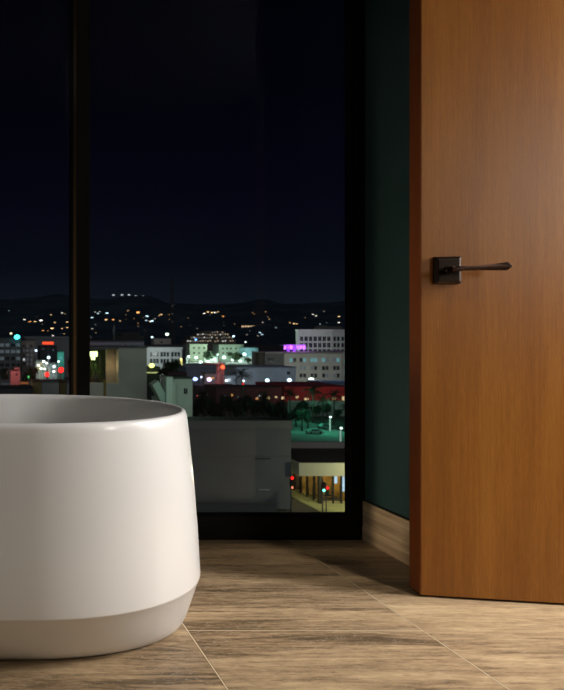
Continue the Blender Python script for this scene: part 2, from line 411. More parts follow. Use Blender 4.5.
for zz in (306, 314, 322): obj('mast_lamp', lambda b: ball(b, (0, -2, wz(zz, d)-GZ), 1.2, 1), emit('mast_dim', (.6,.6,.6), .18), rm)

# lit long house on the slope
y = on_hill(255, 326); s = y/F
lg = thing('hillside_hall', 'long hillside building with a row of warm lights under its roof', 'building', (wx(256, y), y, wz(327.5, y)))
obj('wall', lambda b: box(b, -15*s, 15*s, 0, 10*s, -3*s, 2.2*s), M_hw, lg)
obj('roof', lambda b: box(b, -15.5*s, 15.5*s, -1*s, 10*s, 2.2*s, 3.2*s), M_steel, lg)
for i in range(10):
    x0 = (-14.4 + i*2.9)*s
    obj('window', lambda b: box(b, x0, x0+2.1*s, -.2*s, 0, .5*s, 1.7*s), emit('hall_warm', (1, .66, .38), .95), lg)

# ---- general buildings
def building(name, label, cat, x0, x1, yt, d, depth, col, wins=(), par=0.0, base=None, group=None, mrough=.85, roofcol=None, zb=GZ, roof_t=.5, sp=1):
    """front face between columns x0..x1 at distance d, roofline at row yt, standing on the street"""
    X0, X1, ZT = wx(x0, d), wx(x1, d), wz(yt, d)
    t = thing(name, label, cat, (X0, d, zb), 0, group)
    h = ZT - zb; w = X1 - X0
    wm = mat('wall_'+label[:40].replace(' ', '_'), col, mrough, var=.12, scale=.15)
    obj('wall', lambda b: box(b, 0, w, 0, depth, 0, h), wm, t)
    rc = mat('roof_'+label[:40].replace(' ', '_'), roofcol or tuple(c*.45 for c in col), .9)
    obj('roof', lambda b: box(b, -par*sp, w+par*sp, -par, depth+par*.5, h, h+roof_t), rc, t)
    cache = {}
    for (cx, cy, cw, ch, kind) in wins:
        k = (round(cw, 2), round(ch, 2), kind)
        if k not in cache:
            W_, H_ = cw/F*d, ch/F*d
            fm = {'dark': mat('pane_dark', (.012, .016, .022), .2), 'dim': emit('pane_dim', (.55, .62, .7), .09), 'warm': emit('pane_warm', (1, .72, .36), .75), 'teal': emit('pane_teal', (.32, .75, .85), .30),
                  'white': emit('pane_white', (.9, .95, 1), .7), 'orange': emit('pane_orange', (1, .45, .12), .7)}[kind]
            def fn(b, W_=W_, H_=H_):
                box(b, -W_/2, W_/2, -.12, .02, -H_/2, H_/2, 0)
                q = max(.05, W_*.03)
                for (a, c, e, f_) in ((-W_/2-q, W_/2+q, H_/2, H_/2+q), (-W_/2-q, W_/2+q, -H_/2-q*1.5, -H_/2), (-q/2, q/2, -H_/2, H_/2)): box(b, a, c, -.2, .02, e, f_, 1)
            cache[k] = mesh('window', fn, [fm, wm])
        obj('window', cache[k], parent=t, loc=(wx(cx, d)-X0, 0, wz(cy, d)-zb))
    return t, (X0, X1, ZT)

def grid(xs, ys, w, h, kf):
    r = random.Random(len(xs)*31+len(ys)); return [(x, y_, w, h, kf(r, i, j) if callable(kf) else kf) for j, y_ in enumerate(ys) for i, x in enumerate(xs)]

# near blank building
nb, (bx0, bx1, bzt) = building('office_block', 'large blank grey building nearest the window, seen behind the tub end', 'building', 120, 291, 421.5, 105, 5, (.13, .145, .15), par=0, roof_t=.15, roofcol=(.02,.02,.02))
obj('parapet', lambda b: box(b, -.1, bx1-bx0+.1, -.15, 0, bzt-GZ-1.1, bzt-GZ+.15), mat('parapet_grey', (.16,.17,.165), .8), nb)
obj('wall_ledge', lambda b: box(b, (wx(255,105)-bx0), (wx(270,105)-bx0), -.25, 0, wz(459,105)-GZ, wz(458,105)-GZ), mat('ledge_dark', (.05,.055,.055), .8), nb)
obj('wall_ledge', lambda b: box(b, (wx(258,105)-bx0), (wx(269,105)-bx0), -.25, 0, wz(490,105)-GZ, wz(489.2,105)-GZ), mat('ledge_pale', (.4,.42,.42), .8), nb)
obj('wall_joint', lambda b: box(b, .2, bx1-bx0-.2, -.03, 0, wz(456.3,105)-GZ, wz(456,105)-GZ), _mc['ledge_dark'], nb)
# low wall and kerb in front of it
lowb = obj('low_wall', lambda b: (box(b, wx(196, 100), wx(276, 100), 100, 100.4, GZ, GZ+2.0), box(b, wx(196, 100)-.2, wx(276, 100)+.2, 99.9, 100.5, GZ+2.0, GZ+2.2)), mat('low_wall_grey', (.09,.095,.095), .8))
tag(lowb, 'low dark grey wall on the street before the blank grey building', 'wall')

# corner shop with cream fascia
SD = 108.0; SX = wx(320, SD); SX2 = SX + 16
FZ0, FZ1 = wz(476, 104), wz(463, 104); FX = wx(299, 104)
sh = thing('corner_shop', 'lit corner shop with cream fascia and glass front beside the grey building', 'shop', (SX, SD, GZ))
M_cream = mat('cream_fascia', (.60, .60, .42), .7); M_post = mat('shop_post_dark', (.02, .018, .015), .5)
def rel(b, x0, x1, y0, y1, z0, z1, mi=0): box(b, x0-SX, x1-SX, y0-SD, y1-SD, z0-GZ, z1-GZ, mi)
obj('fascia', lambda b: (rel(b, FX, SX2, 104, 104.3, FZ0, FZ1), rel(b, FX, FX+.3, 104.3, 118, FZ0, FZ1)), M_cream, sh)
obj('roof', lambda b: rel(b, FX+.3, SX2, 104.3, 118, FZ0+.15, FZ1-.1), mat('shop_roof_dark', (.035, .022, .022), .95, var=.2, scale=.6), sh)
obj('parapet', lambda b: rel(b, FX, SX2, 118, 118.5, GZ, wz(442, 118)), mat('shop_parapet', (.13,.12,.14), .85), sh)
obj('interior_wall', lambda b: rel(b, SX+.2, SX2, 114.5, 114.8, GZ, FZ0), mat('shop_interior', (.62, .40, .12), .8, var=.3, scale=.9), sh)
obj('interior_wall', lambda b: rel(b, SX+5.2, SX+5.4, 109.5, 114.5, GZ, FZ0), _mc['shop_interior'], sh)
obj('shop_glass', lambda b: (rel(b, SX+.1, SX2, SD+.1, SD+.13, GZ+.4, FZ0), rel(b, SX+.05, SX+.08, SD+.1, 117.6, GZ+.4, FZ0)), M_glass, sh)
obj('plinth', lambda b: (rel(b, SX, SX2, SD, SD+.3, GZ, GZ+.4), rel(b, SX, SX+.3, SD+.3, 118, GZ, GZ+.4)), mat('shop_plinth', (.35,.32,.16), .8), sh)
pm = mesh('post', lambda b: box(b, -.14, .14, -.14, .14, 0, FZ0-GZ), M_post)
obj('post', mesh('post', lambda b: box(b, -.28, .28, -.28, .28, 0, FZ0-GZ), M_post), parent=sh, loc=(0, 0, 0))
for px in (333, 341): obj('post', pm, parent=sh, loc=(wx(px, SD)-SX, 0, 0))
for yy in (110.0, 112.3, 114.7, 117.0): obj('post', pm, parent=sh, loc=(0, yy-SD, 0))
def shelf(b):
    for k in range(4): box(b, 0, 3.0, 0, .5, .3+k*.7, .36+k*.7)
    for x_ in (0, 2.95): box(b, x_, x_+.05, 0, .5, 0, 2.7)
SHM = mesh('shelf', shelf, mat('shelf_wood', (.35, .2, .06), .7))
for x_, y_ in ((.9, 3.2), (7.2, 4.5)):
    obj('shelf', SHM, parent=sh, loc=(x_, y_, 0))
obj('poster', lambda b: box(b, wx(334.5,SD)-SX, wx(338.5,SD)-SX, .35, .4, wz(484,SD)-GZ, wz(477,SD)-GZ), emit('screen_blue', (.55,.75,1), .8), sh)['label'] = 'bright bluish screen behind the shop glass'
obj('poster', lambda b: box(b, wx(342.5,SD)-SX, wx(347,SD)-SX, .35, .4, wz(492,SD)-GZ, wz(477,SD)-GZ), _mc['screen_blue'], sh)['label'] = 'bright bluish screen behind the shop glass'
obj('ceiling_lamp', lambda b: box(b, wx(322,SD)-SX, wx(326,SD)-SX, .8, 1.4, FZ0-GZ-.35, FZ0-GZ-.2), emit('shop_lamp', (1,.9,.6), 1.5), sh)
for q in ((SX+2, 111), (SX+7.5, 111), (SX+2.2, 115.9)): point((q[0], q[1], FZ0-.8), (1, .70, .26), 260, .4)
point((SX+1.5, 105.2, FZ0-.4), (1, .90, .42), 260, .4); point((SX-4.2, 110, FZ0-.3), (1, .88, .4), 220, .4)
point((SX+7, 97, GZ+8), (1, .95, .6), 2800, .4)
# sidewalk
kx = wx(320, 103.2)
sw = obj('sidewalk', lambda b: (box(b, kx, SX2, 103, SD, GZ, GZ+.12), box(b, kx, SX, SD, 130, GZ, GZ+.12)), mat('sidewalk_concrete', (.33, .34, .17), .9, var=.12, scale=.5))
tag(sw, 'pale concrete sidewalk in front of the lit corner shop', 'sidewalk')
# street lamp lighting the fascia
M_pole = mat('pole_grey', (.12,.12,.12), .6, .3)
def lamp(px, py, d, label, col, watts, er=.35, est=6, lr=.3, group=None, base=GZ, off=.8):
    z = wz(py, d) - base
    t = thing('street_lamp', label, 'street lamp', (wx(px, d), d, base), 0, group)
    obj('pole', lambda b: (tube(b, (0,.3,0), (0,.3,z+.15), .12, .08, 8), tube(b, (0,.3,z+.15), (0,-.2,z+.25), .07, .06, 6)), M_pole, t)
    obj('lamp_head', lambda b: ball(b, (0,-.3,z), er, 2, sc=(1,1,.8)), emit('lamp_%.2f_%.2f_%.2f_%g' % (*col, est), col, est), t)
    if watts: point((wx(px, d), d-off, base+z), col, watts, lr)
    return t
# traffic signals
def signal(px, py, d, label, lit, zarm=None, group=None):
    x = wx(px, d); z = wz(py, d) - GZ
    t = thing('traffic_light', label, 'traffic light', (x, d, GZ), 0, group)
    obj('pole', lambda b: tube(b, (.0,.25,0), (0,.25,z+1.2), .10, .08, 8), M_pole, t)
    obj('housing', lambda b: box(b, -.28, .28, -.15, .15, z-.75, z+.75), M_post, t, bevel=.04)
    cs = {'red': (1, .015, .012), 'amber': (1, .5, .05), 'green': (.2, 1, .75)}
    for k, nm in enumerate(('red', 'amber', 'green')):
        on = nm == lit
        o = obj('lens', lambda b: tube(b, (0,-.15,z+.48-.48*k), (0,-.22,z+.48-.48*k), .16 if not on else .22, .14 if not on else .19, 12), emit('sig_'+nm, cs[nm], 2.5) if on else mat('sig_off_'+nm, tuple(c*.06 for c in cs[nm]), .4), t)
        o['label'] = nm + ' lens' + (', lit' if on else ', unlit')
signal(323.5, 487, 100, 'traffic light with a green lens lit, before the corner shop', 'green')
signal(327, 491, 101.5, 'traffic light with a red lens lit, right of the green one at the corner shop', 'red')
signal(291.8, 481, 100, 'traffic light showing red at the corner of the blank grey building', 'red')
pd = obj('pedestrian_signal', lambda b: (box(b, -.2, .2, -.12, .12, 0, .5, 0), box(b, -.13, .13, -.14, -.12, .1, .4, 1)), [M_post, emit('ped_red', (1,.25,.12), 1.6)], loc=(wx(292,99.7), 99.7, wz(489,99.7)))
tag(pd, 'small orange-red crossing signal low on the corner beside the grey building', 'signal')

# green-lit parking lot beyond the shop
for px, py in ((330, 417), (340.5, 428)):
    lamp(px, py, gd(py+14), 'white street lamp in the green-lit lot, %s' % ('the taller, by the palm' if px < 335 else 'the lower one beside the window frame'), (.75,1,.85), 0, .32, 3)
    d_ = gd(py+14)
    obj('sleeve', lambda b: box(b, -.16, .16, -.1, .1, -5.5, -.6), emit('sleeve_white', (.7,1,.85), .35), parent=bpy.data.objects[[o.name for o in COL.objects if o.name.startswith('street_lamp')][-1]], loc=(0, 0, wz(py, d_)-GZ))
for px, py, dd, w_ in ((300, 412, 186, 500), (322, 412, 186, 900), (340, 413, 184, 600), (306, 412, 205, 450), (330, 412, 207, 500)):
    point((wx(px, dd), dd, GZ+7.0), (.10, 1, .55), w_, .6)
# curb + planted low wall of the lot
gw = obj('garden_wall', lambda b: box(b, wx(288, 222), wx(352, 222), 222, 222.6, GZ, GZ+5.2), mat('pale_lot_wall', (.30,.34,.30), .9, var=.25, scale=.4))
tag(gw, 'pale wall along the back of the green-lit lot behind the palms', 'wall')
pk = obj('lot_surface', lambda b: box(b, wx(272, 170), wx(380, 170), 150, 221.5, GZ, GZ+.06), mat('lot_concrete', (.26,.28,.27), .9, var=.2, scale=.3))
tag(pk, 'grey paved lot lit green behind the corner shop', 'pavement')
M_tyre = mat('tyre', (.02,.02,.02), .8)
def car(px, py, rz, col, label, lit=None, group=None, base=GZ+.06):
    d = gd(py)
    t = thing('car', label, 'car', (wx(px, d), d, base), rz, group)
    def body(b):
        pr = [(-2.2,.35),(2.2,.35),(2.25,.75),(1.5,.95),(.9,1.42),(-.9,1.45),(-1.7,.98),(-2.25,.85)]
        a = [b.verts.new((x, -.85, z)) for x, z in pr]; c = [b.verts.new((x, .85, z)) for x, z in pr]; n = len(pr)
        for i in range(n): b.faces.new((a[i], a[(i+1)%n], c[(i+1)%n], c[i]))
        b.faces.new(a[::-1]); b.faces.new(c)
    obj('body', body, mat('car_'+str(col), col, .35), t, bevel=.08)
    wm = mesh('wheel', lambda b: tube(b, (0,-.1,0), (0,.1,0), .33, .33, 14), M_tyre)
    for x in (-1.4, 1.4):
        for y in (-.82, .82): obj('wheel', wm, parent=t, loc=(x, y, .33))
    obj('side_window', lambda b: box(b, -1.2, 1.0, -.865, -.84, 1.0, 1.3), mat('pane_dark', (.012,.016,.022), .2), t)
    if lit:
        for y in (-.6, .6): obj('headlight', lambda b: box(b, 2.18, 2.3, y-.18, y+.18, .6, .8), emit('car_lamp_'+str(lit), lit, 4), t)
    return t
car(314, 434, .1, (.25,.42,.38), 'pale parked car in the green-lit lot left of the lamps')
car(326, 429, .0, (.10,.12,.12), 'dark parked car in the green-lit lot under the palm')

# red building with row of small windows
rb, rbi = building('red_building', 'long low red building behind the palms', 'building', 284, 352, 388.5, 236, 25, (.24, .022, .030),
   wins=[(283, 398, 3, 2.6, 'warm'), (297, 397, 2.6, 2.4, 'warm'), (306.5, 399, 4, 2, 'warm'), (320.5, 410, 5, 2.4, 'warm'), (334, 398, 2.8, 2.6, 'warm'), (344, 398.5, 4, 4, 'warm'), (288.5, 403, 2.4, 1.6, 'orange')], roofcol=(.30,.03,.03), roof_t=.6, par=.3, sp=0)
building('red_building_dim_end', 'long dark maroon shed behind the grove, left of the red building', 'building', 216, 282.2, 388.5, 236, 12, (.10,.035,.04), wins=[(225,396,1.6,2,'dim'),(232,395,1.4,2.2,'orange'),(238,397,1.2,2,'dim'),(246,396,1.4,1.6,'dim'),(262,394,1.6,1.2,'dim'),(268, 398, 3, 2, 'warm'), (257, 399, 2.5, 1.6, 'orange'), (276, 397, 2, 1.6, 'warm')], roofcol=(.07,.03,.035))  # left end of the red building, its weaker light put into the colour
for px, w_ in ((338, 900), (316, 300), (290, 80)): point((wx(px, 226), 225, GZ+5.5), (1, .35, .25), w_, .6)

# grey warehouse with blue-white lamps
wh, _ = building('warehouse', 'low pale grey warehouse washed by two blue-white lamps', 'building', 237, 296, 368, 300, 22, (.52, .56, .60), wins=[(288.5, 373, 3, 3, 'dark'), (249, 375, 8, 5, 'dim')], roofcol=(.3,.33,.36), par=.4)
lamp(267, 380.3, 292, 'blue-white floodlight before the grey warehouse, the left of two', (.50, .78, 1), 3000, .85, 6, .5)
lamp(289, 380.0, 292, 'blue-white floodlight before the grey warehouse, the right of two', (.50, .78, 1), 3600, .85, 6, .5)
lamp(243, 381, 292, 'white lamp left of the blue-white floodlights beside the palm', (.8, .95, 1), 500, .6, 3, .5)
lamp(226, 380.5, 292, 'white lamp beside the red-lit tower', (.85, .95, 1), 500, .6, 3, .5)

# hotel row
xs = [291, 294.6, 301, 304.6, 312, 315.6, 323.5, 327, 334.5, 338]
ht, _ = building('hotel', 'long beige four-storey building with rows of paired windows', 'building', 284, 342, 353.5, 380, 18, (.48, .46, .40),
   wins=grid(xs, (360, 368, 375.5), 2.6, 3.9, lambda r, i, j: r.choice(['teal','teal','dim','dark']) if j == 0 else r.choice(['dark','dark','dark','dim'])), roofcol=(.22,.2,.17), par=.6, roof_t=.8, sp=0)
hb, _ = building('hotel_annex', 'beige wing with a dark strip at the right end of the paired-window building', 'building', 342.6, 352, 352, 380, 18, (.40,.38,.34), wins=[(345, 361, 1.6, 3, 'teal'), (345, 372, 1.6, 3, 'teal')])
hc, _ = building('flat_roofed_block', 'dark low block left of the beige paired-window building', 'building', 264.6, 283.2, 353.5, 380, 18, (.13,.13,.12), wins=[(271, 360, 6, 4, 'dark')], roofcol=(.3,.28,.24), par=.5, roof_t=.8, sp=0)
hd, _ = building('dark_annex', 'small dark cube building at the left end of the dark low block', 'building', 258.8, 263.8, 353.8, 378, 5, (.06,.05,.04))
for px, w_ in ((297, 1500), (311, 2200), (332, 1500)):
    lamp(px, 383 if px != 311 else 380, 366, 'white lamp at the foot of the beige building, ' + {297: 'leftmost of three', 311: 'middle of three', 332: 'rightmost of three'}[px], (.85, 1, .88), w_, .9 if px != 311 else 1.6, 3, .5)
bl, _ = building('blue_roofed_shed', 'low shed with a blue roof below the beige building', 'building', 318, 350, 383.5, 330, 10, (.20,.25,.3), roofcol=(.12,.20,.34), par=.5, roof_t=1.2)

for px, d_, zz, w in ((303,520,345,6000),(328,520,345,6000),(343,520,345,4000),(292,352,372,2200),(318,352,372,2500),(338,352,372,1800),(164,405,356,4000),(176,405,356,2500),(153,405,356,2500)): point((wx(px,d_), d_, wz(zz,d_)), (.95,1,.95), w, 1)  # added fill points without fixtures, brightening tower, hotel and civic fronts
# tall pale office building
tw, _ = building('office_tower', 'tall pale building with a cornice and rows of dark windows behind the beige one', 'building', 298.5, 332, 331.2, 560, 5, (.55, .545, .52),
   wins=grid([301.5+4.55*i for i in range(7)], (338.8, 345.2, 351.4), 3.2, 4.6, 'dark'), par=1.6, roof_t=1.5, roofcol=(.6,.59,.57), sp=.0)
tX = wx(298.5, 560)
obj('wing_wall', lambda b: box(b, wx(332.1,560)-tX, wx(353,560)-tX, 1.5, 5, 0, wz(331.2,560)-GZ), mat('wing_wall', (.42,.42,.40), .85), tw)['label'] = 'side wing of the tall building, cut by the window frame'
obj('wing_roof', lambda b: box(b, wx(332.1,560)-tX, wx(353,560)-tX, .2, 5, wz(331.2,560)-GZ, wz(331.2,560)-GZ+1.5), mat('wing_roof', (.42,.41,.39), .9), tw)
wmsh = mesh('window', lambda b: (box(b, -1, 1, -.15, .05, -1.8, 1.8, 0), box(b, -1.1, 1.1, -.25, .05, -2.05, -1.8, 1)), [mat('pane_dark', (.012,.016,.022), .2), mat('wing_wall', (.4,.4,.4))])
for x_ in (335.6, 339.2, 343.6, 347.2):
    for y_ in (338.8, 345.2, 351.4): obj('window', wmsh, parent=tw, loc=(wx(x_,560)-tX, 1.5, wz(y_,560)-GZ))
pt = obj('roof_plant', lambda b: (box(b, 0, wx(342,561)-wx(316,561), 0, 3.6, 0, 2.6), box(b, 3, 9, .5, 3, 2.6, 3.6)), mat('plant_dark', (.04,.035,.035), .9), loc=(wx(316,561), 561, wz(331.2,560)+1.5))
tag(pt, 'dark roof plant on top of the tall corniced building', 'roof plant')

# purple roof terrace
dP = 388.0; zr = wz(353.5, 380)+.8
pb = thing('roof_terrace', 'purple-lit terrace canopy on the roof left of the tall pale building', 'canopy', (wx(283.5, dP), dP, zr))
w_ = wx(306, dP)-wx(283.5, dP); ztop = wz(345.3, dP)-zr
obj('canopy', lambda b: box(b, 0, w_, 0, 5, ztop-.2, ztop+.3), mat('terrace_canopy', (.35,.2,.5), .7), pb)
for i in range(6): obj('post', mesh('post', lambda b: box(b, -.1, .1, -.1, .1, 0, ztop-.2), M_steel), parent=pb, loc=(w_*i/5*.98+.15, 0, 0))
LM = mesh('light_curtain', lambda b: (box(b, -.55, .55, 0, .12, ztop*.35, ztop-.3), tube(b, (0,.06,ztop*.6), (0,.06,ztop-.25), .75, .75, 8)), emit('purple_light', (.62, .20, 1), 1.6))
LM2 = mesh('light_curtain', lambda b: (box(b, -.8, .8, 0, .12, ztop*.05, ztop-.4)), emit('purple_dim', (.40, .10, .9), .7))
for i in range(7): obj('light_curtain', LM if i % 2 == 0 or i > 3 else LM2, parent=pb, loc=(1+i*(w_-2)/6, .3, 0))
point((wx(290, dP), dP-2, zr+2.5), (.55, .15, 1), 2600, 1); point((wx(303, dP), dP-2, zr+2.5), (.55, .15, 1), 1500, 1)
point((wx(303, 545), 545, wz(352,545)), (.5, .2, 1), 2500, 2)

# middle distance
wb, _ = building('civic_building', 'white two-storey building with dark paired windows, beyond the grey courtyard block', 'building', 146.5, 182, 348.5, 430, 20, (.62,.68,.66),
   wins=grid([151.2,154.4,157.4,161.6,164.6,167.8,172.4,175.6,178.8], (354.3, 361), 2.3, 4.4, 'dark'), par=.6, roof_t=.8, roofcol=(.66,.72,.70))
pg, _ = building('apartment_block', 'pale green-lit apartment block, the left of two in the bright street', 'building', 190, 207, 344.5, 640, 18, (.58,.66,.48), wins=grid([194,199,204],(348,353),1.6,1.8,'dark'), par=.8, roofcol=(.4,.45,.35))
pg2, _ = building('apartment_block', 'pale green-lit apartment block, the right of two in the bright street', 'building', 219, 243, 345, 660, 18, (.50,.62,.48), wins=grid([223,227,231,236,240],(348.5,353),1.5,1.6,'dark'), par=.8, roofcol=(.4,.45,.35))
tg, _ = building('glass_building', 'small teal-lit glass building right of the pale apartment blocks', 'building', 245, 258, 348, 640, 14, (.25,.5,.55), wins=grid([247.5,251,254.5],(350.5,354.5),2.2,2,'teal'))
tr = thing('terraced_housing', 'brown terraced housing full of small lights on the slope behind the bright street', 'building', (wx(186, 1000), 1000, GZ))
for k, (a, b_, yt) in enumerate(((186, 236, 339.5), (190, 233, 336), (196, 229, 333), (203, 225, 331))):
    dd = 1000+k*22
    obj('terrace', lambda b: box(b, wx(a, dd)-wx(186,1000), wx(b_, dd)-wx(186,1000), k*22, k*22+24, 0, wz(yt, dd)-GZ), mat('terrace_brown', (.13,.11,.09), .9), tr)
rt = random.Random(5)
tmw = {k: mesh('window', lambda b: box(b, -1.0, 1.0, -.3, .1, -.75, .75), m_) for k, m_ in (('a', emit('tw_warm', (1,.75,.5), .5)), ('b', emit('tw_dim', (.8,.7,.6), .22)), ('c', emit('tw_white', (1,.95,.85), .85)))}
for k, (a, b_, yt) in enumerate(((187, 235, 341), (191, 232, 337.5), (197, 228, 334.5), (204, 224, 332.3))):
    dd = 1000+k*22; x = a+.8
    while x < b_:
        if rt.random() < .8: obj('window', tmw[rt.choice('aabbbc')], parent=tr, loc=(wx(x, dd)-wx(186,1000), k*22, wz(yt+rt.uniform(-.4,.5), dd)-GZ))
        x += 2.5
lamp(195.8, 339.6, 940, 'bright blue lamp high before the terraced housing', (.15,.4,1), 0, 1.6, 4)
lamp(233.5, 336.3, 940, 'bright white-blue lamp above the right apartment block', (.6,.85,1), 0, 1.6, 3)
lamp(245.5, 342, 900, 'small pale lamp above the teal glass building', (.8,1,.9), 0, 1.4, 2)
lamp(167, 334.3, 460, 'pale green lamp over the roof box left of the radio mast', (.75,1,.75), 200, 1.2, 3)
lamp(152, 337.2, 460, 'small bluish lamp over the dark roofs', (.7,.95,1), 0, .8, 2)
glow = (.72, 1, .86)
for px, py, d_, w, er in ((183.5,353.5,600,5200,2.0),(188.5,356.5,590,5200,1.9),(196,357.6,560,6500,2.2),(200.5,362,560,4200,2.0),(214,359.5,600,5500,1.8),(217.5,354.6,600,2000,1.2),(224,357.4,590,6500,2.6),(244.2,354.3,600,7500,2.6),(255,356.8,600,4500,2.2),(232,360,560,4200,1.5),(208,361.5,560,4200,1.8),(240,361,560,4000,1.7)):
    lamp(px, py, d_, 'bright greenish-white street lamp in the lit avenue between the pale apartment blocks', glow, w*6, er*.62, 3, 1, 'street lamps of the bright avenue')
for px0, px1, py, c in ((183,189.5,359.6,(.7,.75,.7)),(208,218,359.6,(.65,.72,.68)),(244,257,360,(.65,.72,.68))):
    d_ = 612
    building('low_shop', 'low pale shop along the bright avenue, %s' % {183:'leftmost of three',208:'middle of three',244:'rightmost of three'}[px0], 'shop', px0, px1, py-2.2, d_, 10, c)

tag(obj('avenue_glow_surface', lambda b: box(b, wx(180,600), wx(262,600), 530, 637, GZ, GZ+.08), mat('avenue_glow_paving', (.34,.36,.34), .9, var=.2, scale=.08)), 'avenue surface made pale to carry the street glow, between the pale apartment blocks and the long grey shed', 'road')  # plate added, its pale colour stands in for the avenue's glow
for px, d_, z_, w in ((198,616,354,6500),(226,628,353,6000),(238,628,353,6000),(251,620,355,3000)): point((wx(px,d_), d_, wz(z_,d_)), (.8,1,.85), w, 1)  # added fill points brightening the pale apartment fronts
# pale grey roofs and red-lit street in the centre
building('long_warehouse', 'long low grey roofed shed behind the red-lit tower', 'building', 186, 237, 367, 330, 30, (.22,.24,.30), roofcol=(.30,.33,.40), par=.5)
building('pink_lit_shop', 'small shop washed in pink light beside the red-lit tower', 'shop', 205, 221, 374, 300, 6, (.50,.40,.42), wins=[(210.5, 378, 7, 1.6, 'orange')])
building('bright_shop', 'small bluish-white shop right of the red-lit tower', 'shop', 223, 236, 376, 297, 4, (.42,.50,.55), wins=[(229,380,3,3,'white'),(235,380,3,3,'dim')])
ct = thing('lattice_tower', 'red-lit lattice tower standing over the street left of the palm', 'tower', (wx(220, 285), 285, GZ))
hT = wz(364, 285)-GZ
obj('tower_frame', lambda b: lattice(b, hT, 1.5, 1.0, 7, .16), mat('tower_red_steel', (.55,.28,.26), .5), ct)
obj('arm', lambda b: (lattice(b, .9, .3, .3, 1, .1), box(b, -7, 2.2, -.2, .2, hT, hT+.5), tube(b, (-7,0,hT+.3), (0,0,hT+2), .1, .1, 6), tube(b, (0,0,hT), (0,0,hT+2.2), .18, .12, 6)), _mc['tower_red_steel'], ct)
obj('beacon', lambda b: ball(b, (.6,-1.6,hT-1.2), .85, 2), emit('beacon_orange', (1,.10,.03), 3), ct)
obj('beacon', lambda b: ball(b, (-1.2,-1.8,wz(386,285)-GZ), .8, 2), emit('beacon_red', (1,.02,.02), 3), ct)
point((wx(221,281), 281, wz(370,281)), (1,.36,.30), 260, .6); point((wx(213,281), 281, wz(383,281)), (1,.36,.40), 300, .6)
for px, py, c, w in ((195,379,(.38,.48,1),1500),(209,379.5,(.75,.62,1),1300),(201,377,(.6,.65,1),300)):
    lamp(px, py, 282, 'violet-blue street lamp left of the red-lit tower, ' + {195:'leftmost',209:'nearest the tower',201:'the middle of three'}[px], c, w, 1.0 if w > 500 else .4, 3, .5)
building('dark_shed', 'dark roofed shed under the red-lit tower', 'building', 195, 245, 388, 262, 16, (.10,.06,.06), wins=[(222,392,2,3,'orange'),(230,393,2,3,'dim')], roofcol=(.10,.05,.05))
signal(243, 385.5, 200, 'traffic light showing red beneath the palm in the centre', 'red')
bpy.data.objects[[o.name for o in COL.objects if o.name.startswith('lens')][-3]].scale = (1,1,1)
r5 = random.Random(12)
for _ in range(26):
    px, py = r5.uniform(194, 288), r5.uniform(395, 418)
    d_ = min(gd(py+2), 232)
    if d_ < 160: d_ = 160
    cc = r5.choice([(1,.55,.2),(1,.8,.5),(.8,.85,1),(1,.2,.15)])
    z = wz(py, d_)-GZ
    if z < 1: continue
    t = thing('garden_lamp', {1.0:'small dim lamp among the dark trees behind the grey building', .8:'small dim bluish lamp among the dark trees behind the grey building'}[cc[0]], 'lamp', (wx(px, d_), d_, GZ), 0, 'small lamps among the dark trees')
    obj('pole', lambda b: tube(b, (0,.1,0), (0,.1,z), .06, .05, 6), M_pole, t)
    obj('lamp_head', lambda b: ball(b, (0,-.05,z), .2, 1), emit('garden_%.1f_%.1f' % cc[1:], cc, .8), t)

# grey courtyard block in front (left of centre)
dC = 140.0
def cx(px): return wx(px, dC)
def cz(py): return wz(py, dC)-GZ
cb = thing('courtyard_block', 'grey-green block with a dark courtyard opening just above the tub rim', 'building', (0, dC, GZ))
M_gg = mat('grey_green_render', (.44,.43,.36), .9, var=.1, scale=.15); M_bg = mat('beige_render', (.42,.34,.22), .9, var=.2, scale=.3)
obj('wall', lambda b: box(b, cx(118.5), cx(146.8), 0, 14, 0, cz(348)), M_gg, cb)
obj('wall', lambda b: box(b, cx(78), cx(118.5), 0, 1.0, 0, cz(383)), M_gg, cb)
obj('wall', lambda b: box(b, cx(108.8), cx(118.4), 3, 3.4, 0, cz(349.5)), M_bg, cb)['label'] = 'beige lit wall inside the courtyard'
obj('roof', lambda b: (box(b, cx(78), cx(147.4), -.3, 14, cz(348), cz(347)), box(b, cx(78), cx(118.5), 0, 3, cz(349.5), cz(348))), mat('roof_slab_grey', (.16,.15,.16), .8), cb)
obj('pillar', lambda b: box(b, cx(103.5), cx(106), -.1, .5, 0, cz(380)), mat('ochre_pillar', (.22,.15,.03), .8), cb)
obj('pillar', lambda b: box(b, cx(78), cx(89), .2, 10, cz(383), cz(349)), M_gg, cb)
obj('back_wall', lambda b: box(b, cx(78), cx(116), 12, 12.4, 0, cz(349.5)), mat('dark_court', (.03,.035,.025), .9), cb)
obj('courtyard_sign', lambda b: (box(b, cx(94.5), cx(104), 8, 8.3, cz(358), cz(352.5)), box(b, cx(97), cx(101.5), 8, 8.3, cz(361.5), cz(358))), emit('sign_yellow_green', (.8,1,.45), 2.2), cb)['label'] = 'glowing yellow-green light in the courtyard'
point((cx(99), dC+5, wz(360, dC)), (.8,1,.35), 160, .5); point((cx(112), dC+1.2, wz(366, dC)), (1,.72,.38), 60, .3); point((cx(97), dC+4.5, wz(380, dC)), (1,.45,.3), 50, .3)
